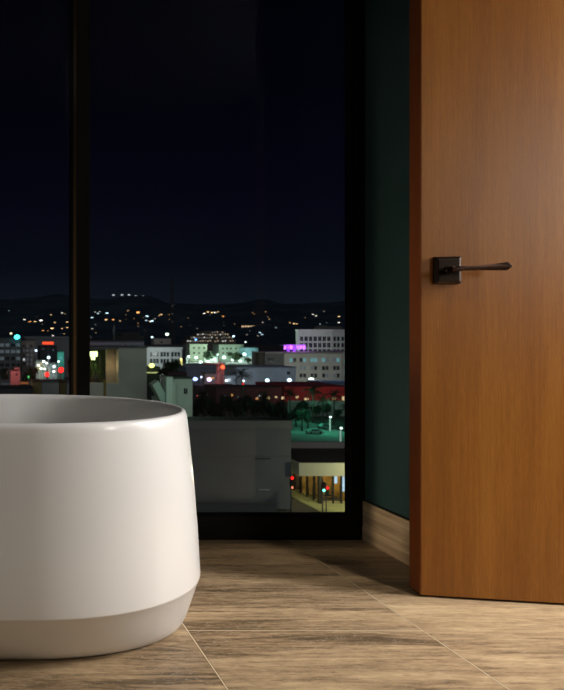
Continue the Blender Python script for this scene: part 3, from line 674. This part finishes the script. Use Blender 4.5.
# roofs behind
r1 = thing('flat_roof_block', 'long lilac-grey flat roof block behind the courtyard block', 'building', (wx(78,220), 220, GZ))
obj('wall', lambda b: box(b, 0, wx(144,220)-wx(78,220), 0, 20, 0, wz(341,220)-GZ), mat('lilac_grey', (.27,.25,.31), .8), r1)
obj('roof', lambda b: box(b, -.4, wx(144.6,220)-wx(78,220), -.5, 20, wz(341,220)-GZ, wz(340,220)-GZ), mat('roof_slab_dark', (.05,.045,.05), .8), r1)
obj('gutter', lambda b: box(b, 0, wx(144,220)-wx(78,220), -.3, 0, wz(344.5,220)-GZ, wz(343.2,220)-GZ), mat('gutter_pale', (.42,.40,.48), .6), r1)
obj('wall_unit', lambda b: (box(b, wx(121,220)-wx(78,220), wx(124,220)-wx(78,220), -.6, 0, wz(346,220)-GZ, wz(343,220)-GZ), box(b, wx(126,220)-wx(78,220), wx(130,220)-wx(78,220), -.6, 0, wz(346,220)-GZ, wz(342.5,220)-GZ)), mat('unit_grey', (.35,.34,.36), .6), r1)
r2 = obj('roof_plant', lambda b: (box(b, 0, wx(144,228)-wx(116,228), 0, 8, 0, wz(336,228)-wz(340,220)), box(b, 2, wx(140,228)-wx(116,228), 1, 7, 0, wz(332.5,228)-wz(340,220))), mat('plant_dark', (.04,.035,.035), .9), loc=(wx(116,228), 228, wz(340,220)))
tag(r2, 'dark stepped roof plant on the lilac-grey flat roof block', 'roof plant')
r3 = obj('antenna', lambda b: (tube(b, (0,0,0), (0,0,wz(325,224)-wz(340,220)), .16, .10, 8), box(b, -.6, .6, -.05, .05, 3.2, 3.35), box(b, -.4, .4, -.05, .05, 4.0, 4.12)), mat('antenna_grey', (.35,.34,.33), .5), loc=(wx(114,224), 224, wz(340,220)))
tag(r3, 'thin grey antenna on the flat roof left of the roof plant', 'antenna')
r4, _ = building('roof_house', 'small beige flat-roofed block right of the dark roof plant', 'building', 154, 171, 339, 470, 8, (.40,.34,.31), wins=[(161.5,342,2,1.6,'dark')])
building('dark_terrace', 'long dark block beneath the beige flat-roofed one', 'building', 140, 186, 345.2, 462, 5, (.06,.06,.065))

# green lit sheds
dG = 132.0
g1, _ = building('green_shed', 'small pale building lit green, with one dark window, above the tub end', 'building', 172, 192.5, 379, dG, 8, (.50,.58,.50), wins=[(185.5, 391, 3.4, 5.5, 'dark')], roofcol=(.05,.08,.07), roof_t=.3, par=.1)
obj('roof_rail', lambda b: (box(b, .5, 3.6, .1, .2, wz(379,dG)-GZ, wz(376.5,dG)-GZ), box(b, .5, 3.6, .5, 6, wz(379,dG)-GZ, wz(377.6,dG)-GZ)), M_post, g1)
g2 = obj('stair_tower', lambda b: (box(b, wx(162.2,dG), wx(168.6,dG), dG-3, dG, GZ, wz(376,dG)), box(b, wx(168.6,dG), wx(172.5,dG), dG-2, dG, GZ, wz(381,dG))), [mat('stair_green', (.55,.62,.54), .9)])
tag(g2, 'narrow pale green slab tower left of the small green-lit building', 'building')
def slope(b):
    P_ = [(wx(150,dG), dG-2, wz(384,dG)), (wx(156,dG), dG-2, wz(380,dG)), (wx(168,dG), dG-2, wz(404,dG)), (wx(160,dG), dG-2, wz(404,dG))]
    Q_ = [(x, y+3, z) for x, y, z in P_]
    a = [b.verts.new(p) for p in P_]; c = [b.verts.new(p) for p in Q_]
    for i in range(4): b.faces.new((a[i], a[(i+1)%4], c[(i+1)%4], c[i]))
    b.faces.new(a[::-1]); b.faces.new(c)
    box(b, wx(158,dG), wx(168,dG), dG+1, dG+5, GZ, wz(398,dG))
g3 = obj('stair_roof', slope, mat('slope_green', (.42,.52,.44), .9)); tag(g3, 'sloping pale green stair roof at the left of the green-lit slab', 'roof')
g4 = obj('awning', lambda b: (box(b, wx(168,150), wx(187,150), 150, 154, wz(378,150), wz(376,150)), prism(b, [(wx(168,150), 150), (wx(187,150), 150), (wx(184,150), 156), (wx(171,150), 156)], wz(376,150), wz(372.5,150)),
     box(b, wx(169,150), wx(169.4,150), 150.2, 150.5, GZ, wz(378,150)), box(b, wx(186,150), wx(186.4,150), 150.2, 150.5, GZ, wz(378,150))), mat('awning_maroon', (.07,.03,.035), .9))
tag(g4, 'dark maroon awning roof behind the green-lit sheds', 'awning')
g5, _ = building('kiosk', 'low dark shop with a yellow light strip behind the green stair roof', 'shop', 146, 160, 368, 240, 6, (.05,.06,.05))
obj('light_strip', lambda b: box(b, 0, 4.6, -.3, 0, wz(373,240)-GZ, wz(372.2,240)-GZ), emit('strip_yellow', (.95,1,.4), .7), g5)
lamp(151.5, 365.5, 238.5, 'yellow lamp above the dark shop left of the dark tree', (.95,1,.25), 130, 1.0, 2.5, .4)
lamp(181, 359, 300, 'yellow lamp post right of the dark tree', (1,.85,.3), 100, .5, 2.2)
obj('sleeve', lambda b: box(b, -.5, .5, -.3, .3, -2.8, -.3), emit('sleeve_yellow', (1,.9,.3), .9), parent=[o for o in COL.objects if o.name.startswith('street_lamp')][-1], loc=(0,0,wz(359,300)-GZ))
point((wx(183,dG-12), dG-12, wz(386,dG-12)), (.55,1,.78), 330, .6); point((wx(164,dG-12), dG-12, wz(382,dG-12)), (.5,1,.75), 200, .6)

# ---- left pane
lb, _ = building('apartment_house', 'dark apartment house with four rows of windows at the far left', 'building', -40, 21, 339, 300, 20, (.07,.07,.075),
   wins=grid([2, 7.5, 13, 18], (345, 351.5, 358.5, 365), 3.8, 3.2, lambda r, i, j: r.choice(['dim','dim','dark'])), roofcol=(.05,.05,.05), par=.3)
lb2, _ = building('balcony_house', 'paler narrow house with small bright windows beside the dark apartment house', 'building', 21.5, 35, 341, 310, 14, (.26,.22,.20),
   wins=grid([24, 27.5, 31.5], (346, 350.5, 355, 359.5, 364), 1.7, 2.2, lambda r, i, j: r.choice(['dim','white','dark','dim'])))
building('far_hall', 'long pale grey roofed hall in front of the hills behind the red sign', 'building', 26, 90, 338.2, 420, 20, (.17,.17,.18), roofcol=(.22,.22,.24), par=1, roof_t=1)
lamp(17, 337, 298, 'bright turquoise lamp on the roofline at far left', (.08,.95,.95), 900, 1.35, 3.2, .5)
lamp(11, 333.5, 297, 'small yellow lamp left of the turquoise one', (1,.9,.55), 0, .55, 1.6)
sg = thing('red_sign', 'glowing red sign above the street left of the mullion', 'sign', (wx(48, 288), 288, GZ))
obj('sign_post', lambda b: (tube(b, (0,0,0), (0,0,wz(344,288)-GZ), .3, .25, 8)), M_steel, sg)
obj('sign_board', lambda b: box(b, -2.4, 2.4, -.3, .3, wz(344.4,288)-GZ, wz(341.8,288)-GZ), emit('sign_red', (1,.07,.02), 1.4), sg)
building('dark_tower_block', 'dark block under the glowing red sign', 'building', 40, 57, 347, 310, 12, (.035,.04,.045), wins=[(43, 349, 1.6, 1.2, 'dim'), (53, 350, 1.6, 1.2, 'dim')])
building('teal_facade', 'narrow teal-lit facade left of the mullion', 'building', 57.5, 64, 352.5, 318, 12, (.20,.5,.45), wins=[(60.8,358,3,2,'teal')])
point((wx(61,312), 312, wz(357,312)), (.3,1,.8), 600, .5)
for px, py, c, w, er in ((36,350.5,(.7,.85,1),150,.8),(48.5,357.5,(.7,.95,1),500,1.0),(43.5,361.5,(.85,1,.95),500,.9),(46.5,363,(1,1,.9),300,.7),(38.5,365.5,(1,.95,.6),500,.9),(41,368.5,(.9,1,.6),400,.9),(54,366.5,(.85,.95,1),500,.9),(53.5,371.5,(.9,.95,1),300,.8),(44.5,369,(1,.95,.7),300,.7),(58.5,361.5,(.8,1,.95),300,.7)):
    lamp(px, py, gd(py+14) if gd(py+14) < 285 else 285, 'white street lamp in the busy street left of the mullion', c, w*1.6, er*.68, 2.6, .5, 'street lamps left of the mullion')
for (px, py, e_) in ((61, 370, 1.5), (47, 374.5, 1.25)):
    d_ = 215
    t = thing('traffic_light', 'traffic light glowing red, ' + ('the higher, near the mullion' if px == 61 else 'the lower of the two left of the mullion'), 'traffic light', (wx(px,d_), d_, GZ))
    z = wz(py, d_)-GZ
    obj('pole', lambda b: tube(b, (0,.3,0), (0,.3,z+1.2), .12, .1, 8), M_pole, t)
    obj('housing', lambda b: box(b, -.3, .3, 0, .3, z-1.2, z+.5), M_post, t)
    obj('lens', lambda b: ball(b, (0,-.1,z), .62*e_, 2, sc=(1,.4,1)), emit('sig_red_glow', (1,.015,.012), 2.4), t)
    point((wx(px,d_), d_-1.4, GZ+z), (1,.1,.08), 260, .4)
pk_, _ = building('pink_house', 'small house lit pink at far left', 'building', 10.5, 20, 371, 225, 8, (.62,.24,.24), wins=[(16.5,374.5,1.8,2,'dark')])
obj('gable', lambda b: (box(b, 1.4, 2.9, 0, 4, wz(371,225)-GZ, wz(367.5,225)-GZ), box(b, .6, 1.4, 0, 3, wz(371,225)-GZ, wz(369.5,225)-GZ)), mat('pink_gable', (.62,.24,.24), .9), pk_)
point((wx(14,221), 219, wz(371,221)), (1,.42,.38), 520, .5)
t = obj('shop_sign', lambda b: (box(b, -.9, .9, -.1, .1, -.4, .4, 0), tube(b, (0,.1,-.4), (0,.1,GZ-wz(377,215)), .1, .1, 6, 1)), [emit('sign_green', (.15,.9,.25), .8), M_pole], loc=(wx(26.5,215), 215, wz(377,215)))
tag(t, 'small glowing green shop sign right of the pink house', 'sign')
for (a, b_, yt, c, lab, dd) in ((33,41.7,382.5,(.24,.18,.07),'ochre low block directly behind the tub rim',190),(42.2,59,383,(.28,.29,.27),'pale grey low block directly behind the tub rim',188),(59.6,66,383,(.15,.11,.03),'dark ochre low block directly behind the tub rim',189),(67.2,90,383,(.27,.29,.27),'pale grey low block behind the mullion',186),(1,10,383,(.36,.39,.42),'small bluish-white box hut at far left behind the tub rim',200),(-20,33,389,(.05,.05,.055),'low dark roof behind the tub rim at far left',184)):
    building('low_block', lab, 'building', a, b_, yt, dd, 8, c)
cn = thing('fuel_canopy', 'small orange-lit canopy near the pink house', 'canopy', (wx(20,205), 205, GZ))
obj('canopy_roof', lambda b: box(b, 0, 2.6, 0, 3, wz(384,205)-GZ, wz(382,205)-GZ), mat('canopy_orange', (.5,.2,.1), .7), cn)
for x_ in (.2, 2.3): obj('post', lambda b: box(b, x_, x_+.15, .2, .35, 0, wz(384,205)-GZ), M_pole, cn)
obj('canopy_lamp', lambda b: box(b, 2.0, 3.0, -.3, .3, wz(388,205)-GZ, wz(385.5,205)-GZ), emit('canopy_warm', (1,.75,.35), 2), cn)
point((wx(25,202), 201.5, wz(386,202)), (1,.6,.25), 170, .3)

building('lit_shop', 'small pale shop among the white street lamps left of the mullion, beside the balcony house', 'shop', 35.6, 45.5, 361.5, 292, 5, (.45,.50,.45), wins=[(37.5,364.5,1.6,1.4,'white'),(41,363.8,2.2,1.6,'warm'),(44,366,1.2,2,'white'),(38.5,368.5,1.8,1.4,'warm'),(42,370,2,1.2,'teal')])
building('lit_shop', 'small pale shop under the white street lamps left of the teal-lit facade', 'shop', 46.2, 57, 364, 292, 5, (.42,.50,.50), wins=[(48,367,1.4,2,'white'),(51.2,367,1.2,1.4,'teal'),(54.5,366.4,1.2,3,'white'),(49,371,2,1.2,'warm'),(55.5,371,1,2,'warm')])
for px, py, c_, lab in ((52,382,(.2,.2,.22),'dark car with lit headlamps in the street left of the mullion, the nearer one'),(60,380,(.4,.4,.4),'pale car with lit headlamps in the street left of the mullion, by the teal facade')): car(px, py+29, -1.45, c_, lab, (1,.95,.8), base=GZ)
# ---- trees
M_leafA = mat('dark_leaves', (.012,.020,.010), .8, var=.5, scale=.6); M_leafB = mat('green_leaves', (.030,.055,.018), .8, var=.5, scale=.6); M_bark = mat('bark', (.05,.035,.025), .9)
def crown_mesh(seed, m_):
    r = random.Random(seed)
    def f(b):
        blobs = [(r.uniform(-.55,.55), r.uniform(-.5,.5), r.uniform(-.3,.45), r.uniform(.35,.6)) for _ in range(9)]
        for bx_, by_, bz_, br in blobs:
            ball(b, (bx_, by_, bz_), br*.72, 1)
            for _ in range(75):
                v = Vector((r.gauss(0,1), r.gauss(0,1), r.gauss(0,1))).normalized()*br*r.uniform(.75,1.12)
                c = Vector((bx_, by_, bz_)) + v; a = Vector((r.gauss(0,1), r.gauss(0,1), r.gauss(0,1))).normalized(); e = a.orthogonal().normalized(); s_ = r.uniform(.05,.10)
                q = [b.verts.new(c+a*s_), b.verts.new(c+e*s_*.6), b.verts.new(c-a*s_), b.verts.new(c-e*s_*.6)]; b.faces.new(q)
    return mesh('crown', f, m_)
CR = {('a', i): crown_mesh(i, M_leafA) for i in range(4)}; CR.update({('b', i): crown_mesh(i+9, M_leafB) for i in range(3)})
TRM = mesh('trunk', lambda b: (tube(b, (0,0,0), (0,0,1), .5, .3, 8), tube(b, (0,0,.7), (.5,.2,1.15), .2, .1, 6), tube(b, (0,0,.75), (-.5,-.1,1.15), .2, .1, 6)), M_bark)
ti = 0
def tree(px, yt, yb, d, wpx, label, kind='a', group=None):
    global ti; ti += 1
    x, zt, zb = wx(px, d), wz(yt, d), wz(yb, d); h = (zt-zb)/2; w = wpx/F*d/2
    t = thing('leafy_tree', label, 'tree', (x, d, GZ), 0, group)
    c = obj('crown', CR[(kind, ti % (4 if kind == 'a' else 3))], parent=t, loc=(0, 0, zt-h-GZ)); c.scale = (w, min(w, h*1.4), h); c.rotation_euler.z = ti*1.3
    k = obj('trunk', TRM, parent=t); zc = max(1.0, zt-h-GZ); k.scale = (.5, .5, zc)
tree(172, 358.5, 374, 205, 24, 'round green tree before the white civic building', 'b')
tree(164, 366, 378, 200, 14, 'low dark tree left of the round green tree')
tree(208, 349, 362, 600, 14, 'green tree between the two pale apartment blocks', 'b'); tree(235, 351, 362, 590, 15, 'green tree before the right pale apartment block', 'b'); tree(249, 357, 364, 590, 10, 'small green tree under the teal glass building', 'b')
for px, yt, yb, d_, w_ in ((73,350,383,212,14),(32.5,365,384,218,13),(25,370,388,209,8),(6,366,386,216,12),(92,360,384,146.5,10),(101,366,383,145.5,8)):
    tree(px, yt, yb, d_, w_, {73:'dark tree right of the red traffic lights, left of the mullion',77:'dark tree behind the mullion',32.5:'dark round tree right of the pink house',25:'dark low tree just right of the pink house',6:'dark tree left of the pink house',92:'dark tree in the courtyard opening, left of its light',101:'dark tree in the courtyard opening, below its light'}[px], 'b' if px in (92,101,32.5) else 'a')
r6 = random.Random(21)
for i in range(22):
    px = 190 + i*4.9 + r6.uniform(-2,2); yt = r6.uniform(391, 401) if px < 300 else r6.uniform(402,408)
    if px > 288: continue
    tree(px, yt, yt+r6.uniform(20,28), (168, 205, 186)[i % 3]+r6.uniform(-3,3), r6.uniform(11,14), 'dark bushy tree in the grove behind the blank grey building', 'a', 'grove of dark trees behind the grey building')
for px, yt, yb, d_, w_ in ((296,404,428,196,15),(308,408,426,193,10),(287,405,436,180,14),(316,404,416,214,12),(327,402,418,214,12),(338,408,420,214,10),(303,398,414,216,12)):
    tree(px, yt, yb, d_, w_, {296:'dark tree at the left of the green-lit lot',308:'small dark tree in the middle left of the green-lit lot',287:'dark tree at the corner of the grey building beside the lot',316:'dark tree crown against the red building, centre of the lot',327:'dark tree crown against the red building behind the taller lamp',338:'dark tree crown against the red building beside the window frame',303:'dark tree crown high against the red building, left of the lot'}[px], 'a')
# palms
def frond(b):
    n = 7; L_ = 1.0
    for i in range(n):
        t0, t1 = i/n, (i+1)/n
        p0 = Vector((t0*L_, 0, .28*math.sin(t0*2.2)-.55*t0*t0)); p1 = Vector((t1*L_, 0, .28*math.sin(t1*2.2)-.55*t1*t1))
        tube(b, p0, p1, .012, .010, 4, cap=False)
        if i == 0: continue
        for s in (-1, 1):
            for q in (0, .5):
                p = p0.lerp(p1, q); l = .30*(1-abs(t0-.45)*.9)
                v = [b.verts.new(p), b.verts.new(p+Vector((.05,0,0))), b.verts.new(p+Vector((.10, s*l, -.12)))]; b.faces.new(v)
FRM = mesh('frond', frond, mat('palm_leaf', (.014,.024,.012), .7))
PTM = mesh('trunk', lambda b: [tube(b, (0,0,i/10), (0,0,(i+1)/10), 1.0-.03*i, .92-.03*i, 8) for i in range(10)], M_bark)
def palm(px, py, d, rpx, label, nf=20, tr_=.28):
    x, z = wx(px, d), wz(py, d)-GZ; R_ = rpx/F*d
    t = thing('palm_tree', label, 'palm tree', (x, d, GZ))
    k = obj('trunk', PTM, parent=t); k.scale = (tr_, tr_, z)
    for i in range(nf):
        f = obj('frond', FRM, parent=t, loc=(0,0,z)); f.scale = (R_,)*3; f.rotation_euler = (0, -1.15+1.75*((i*7)%nf)/nf, i*2*PI*.382)
palm(242, 376, 195, 9.5, 'dark palm standing against the bright shops in the centre')
palm(313, 393, 205, 11, 'dark palm before the red building, leftmost over the lot', 22)
palm(334, 397, 200, 9, 'dark palm before the red building, right over the lot', 22)
palm(290, 395, 205, 9, 'dark palm before the red building at the left edge of the lot')
palm(323, 401, 208, 7, 'small dark palm between the two large ones over the lot')
palm(264, 397, 200, 8, 'dark palm in the grove under the blue-white floodlights')
palm(204, 396, 180, 8, 'dark palm at the left end of the grove near the tub')
palm(302, 416, 188, 8, 'short dark palm on the green-lit lot')
palm(346, 409, 198, 7, 'dark palm half hidden by the window frame')

# ================================================================== LIGHT
# night sky
Wd = bpy.data.worlds.new('night'); S.world = Wd; Wd.use_nodes = True; nt = Wd.node_tree
bg = nt.nodes['Background']; tc = N(nt, 'ShaderNodeTexCoord'); sp_ = N(nt, 'ShaderNodeSeparateXYZ'); rp = N(nt, 'ShaderNodeValToRGB')
nt.links.new(tc.outputs['Generated'], sp_.inputs[0]); nt.links.new(sp_.outputs[2], rp.inputs[0]); nt.links.new(rp.outputs[0], bg.inputs[0])
e = rp.color_ramp.elements; e[0].position = 0; e[0].color = (.0070,.0105,.0160,1); e[1].position = .55; e[1].color = (.0004,.0006,.0010,1)
for p, c in ((.05,(.0048,.0070,.0118)),(.10,(.0026,.0032,.0072)),(.20,(.0016,.0016,.0055)),(.32,(.0007,.0008,.0030))):
    q = e.new(p); q.color = (*c, 1)
bg.inputs[1].default_value = 1.0
# added fill sun from behind the camera, brightening the facing facades
sl = bpy.data.lights.new('facade_fill_sun', 'SUN'); sl.energy = .34; sl.angle = math.radians(50); sl.color = (.92,.95,1)
so = bpy.data.objects.new('facade_fill_sun', sl); COL.objects.link(so); so.rotation_euler = Vector((.30, 1, -.42)).to_track_quat('-Z', 'Y').to_euler()

# bathroom lights, all out of view, with added fills
area('glare_light', (2.86, -.50, 1.62), (1.5, 1.95, 1.1), .45, .8, 14, (1, .92, .82))  # unseen area light set for the soft glare on the door
area('wall_light', (3.25, 1.38, 1.45), (.4, 1.75, .4), .5, 1.6, 145, (1, .96, .93))
area('left_fill', (-.7, .3, 2.7), (-.3, .9, 0), .6, .6, 4.5, (1, .88, .74))  # faint warm fill added at upper left, no fixture
al = area('skirting_fill', (-2.0, 2.37, .50), (1.47, 2.36, .20), .14, .14, 3.2, (1, .82, .58)); al.data.spread = math.radians(60)  # added low light behind the tub, brightening the skirting
def spot(name, loc, target, deg, blend, w, col, r):
    l = bpy.data.lights.new(name, 'SPOT'); l.energy = w; l.color = col; l.spot_size = math.radians(deg); l.spot_blend = blend; l.shadow_soft_size = r
    o = bpy.data.objects.new(name, l); COL.objects.link(o); o.location = loc
    o.rotation_euler = (Vector(target) - Vector(loc)).to_track_quat('-Z', 'Y').to_euler()
spot('floor_fill_spot', (2.05, .45, 2.68), (1.45, 1.15, 0), 62, .9, 120, (1, .88, .70), .12)  # added spot brightening floor and tub, cone kept off the glass

# ================================================================== CAMERA
cd = bpy.data.cameras.new('camera'); cam = bpy.data.objects.new('camera', cd); COL.objects.link(cam)
cam.location = (0, 0, CH); cam.rotation_euler = (PI/2, 0, 0)
cd.sensor_fit = 'HORIZONTAL'; cd.sensor_width = 36; cd.lens = 36*F/564
cd.shift_x = (282-VX)/564; cd.shift_y = (VY-345)/564
cd.dof.use_dof = True; cd.dof.focus_distance = 1.95; cd.dof.aperture_fstop = 11
cd.clip_start = .02; cd.clip_end = 20000
S.camera = cam
S.view_settings.view_transform = 'Standard'; S.view_settings.look = 'None'; S.view_settings.gamma = 1; S.view_settings.exposure = 0
S.view_settings.use_curve_mapping = False
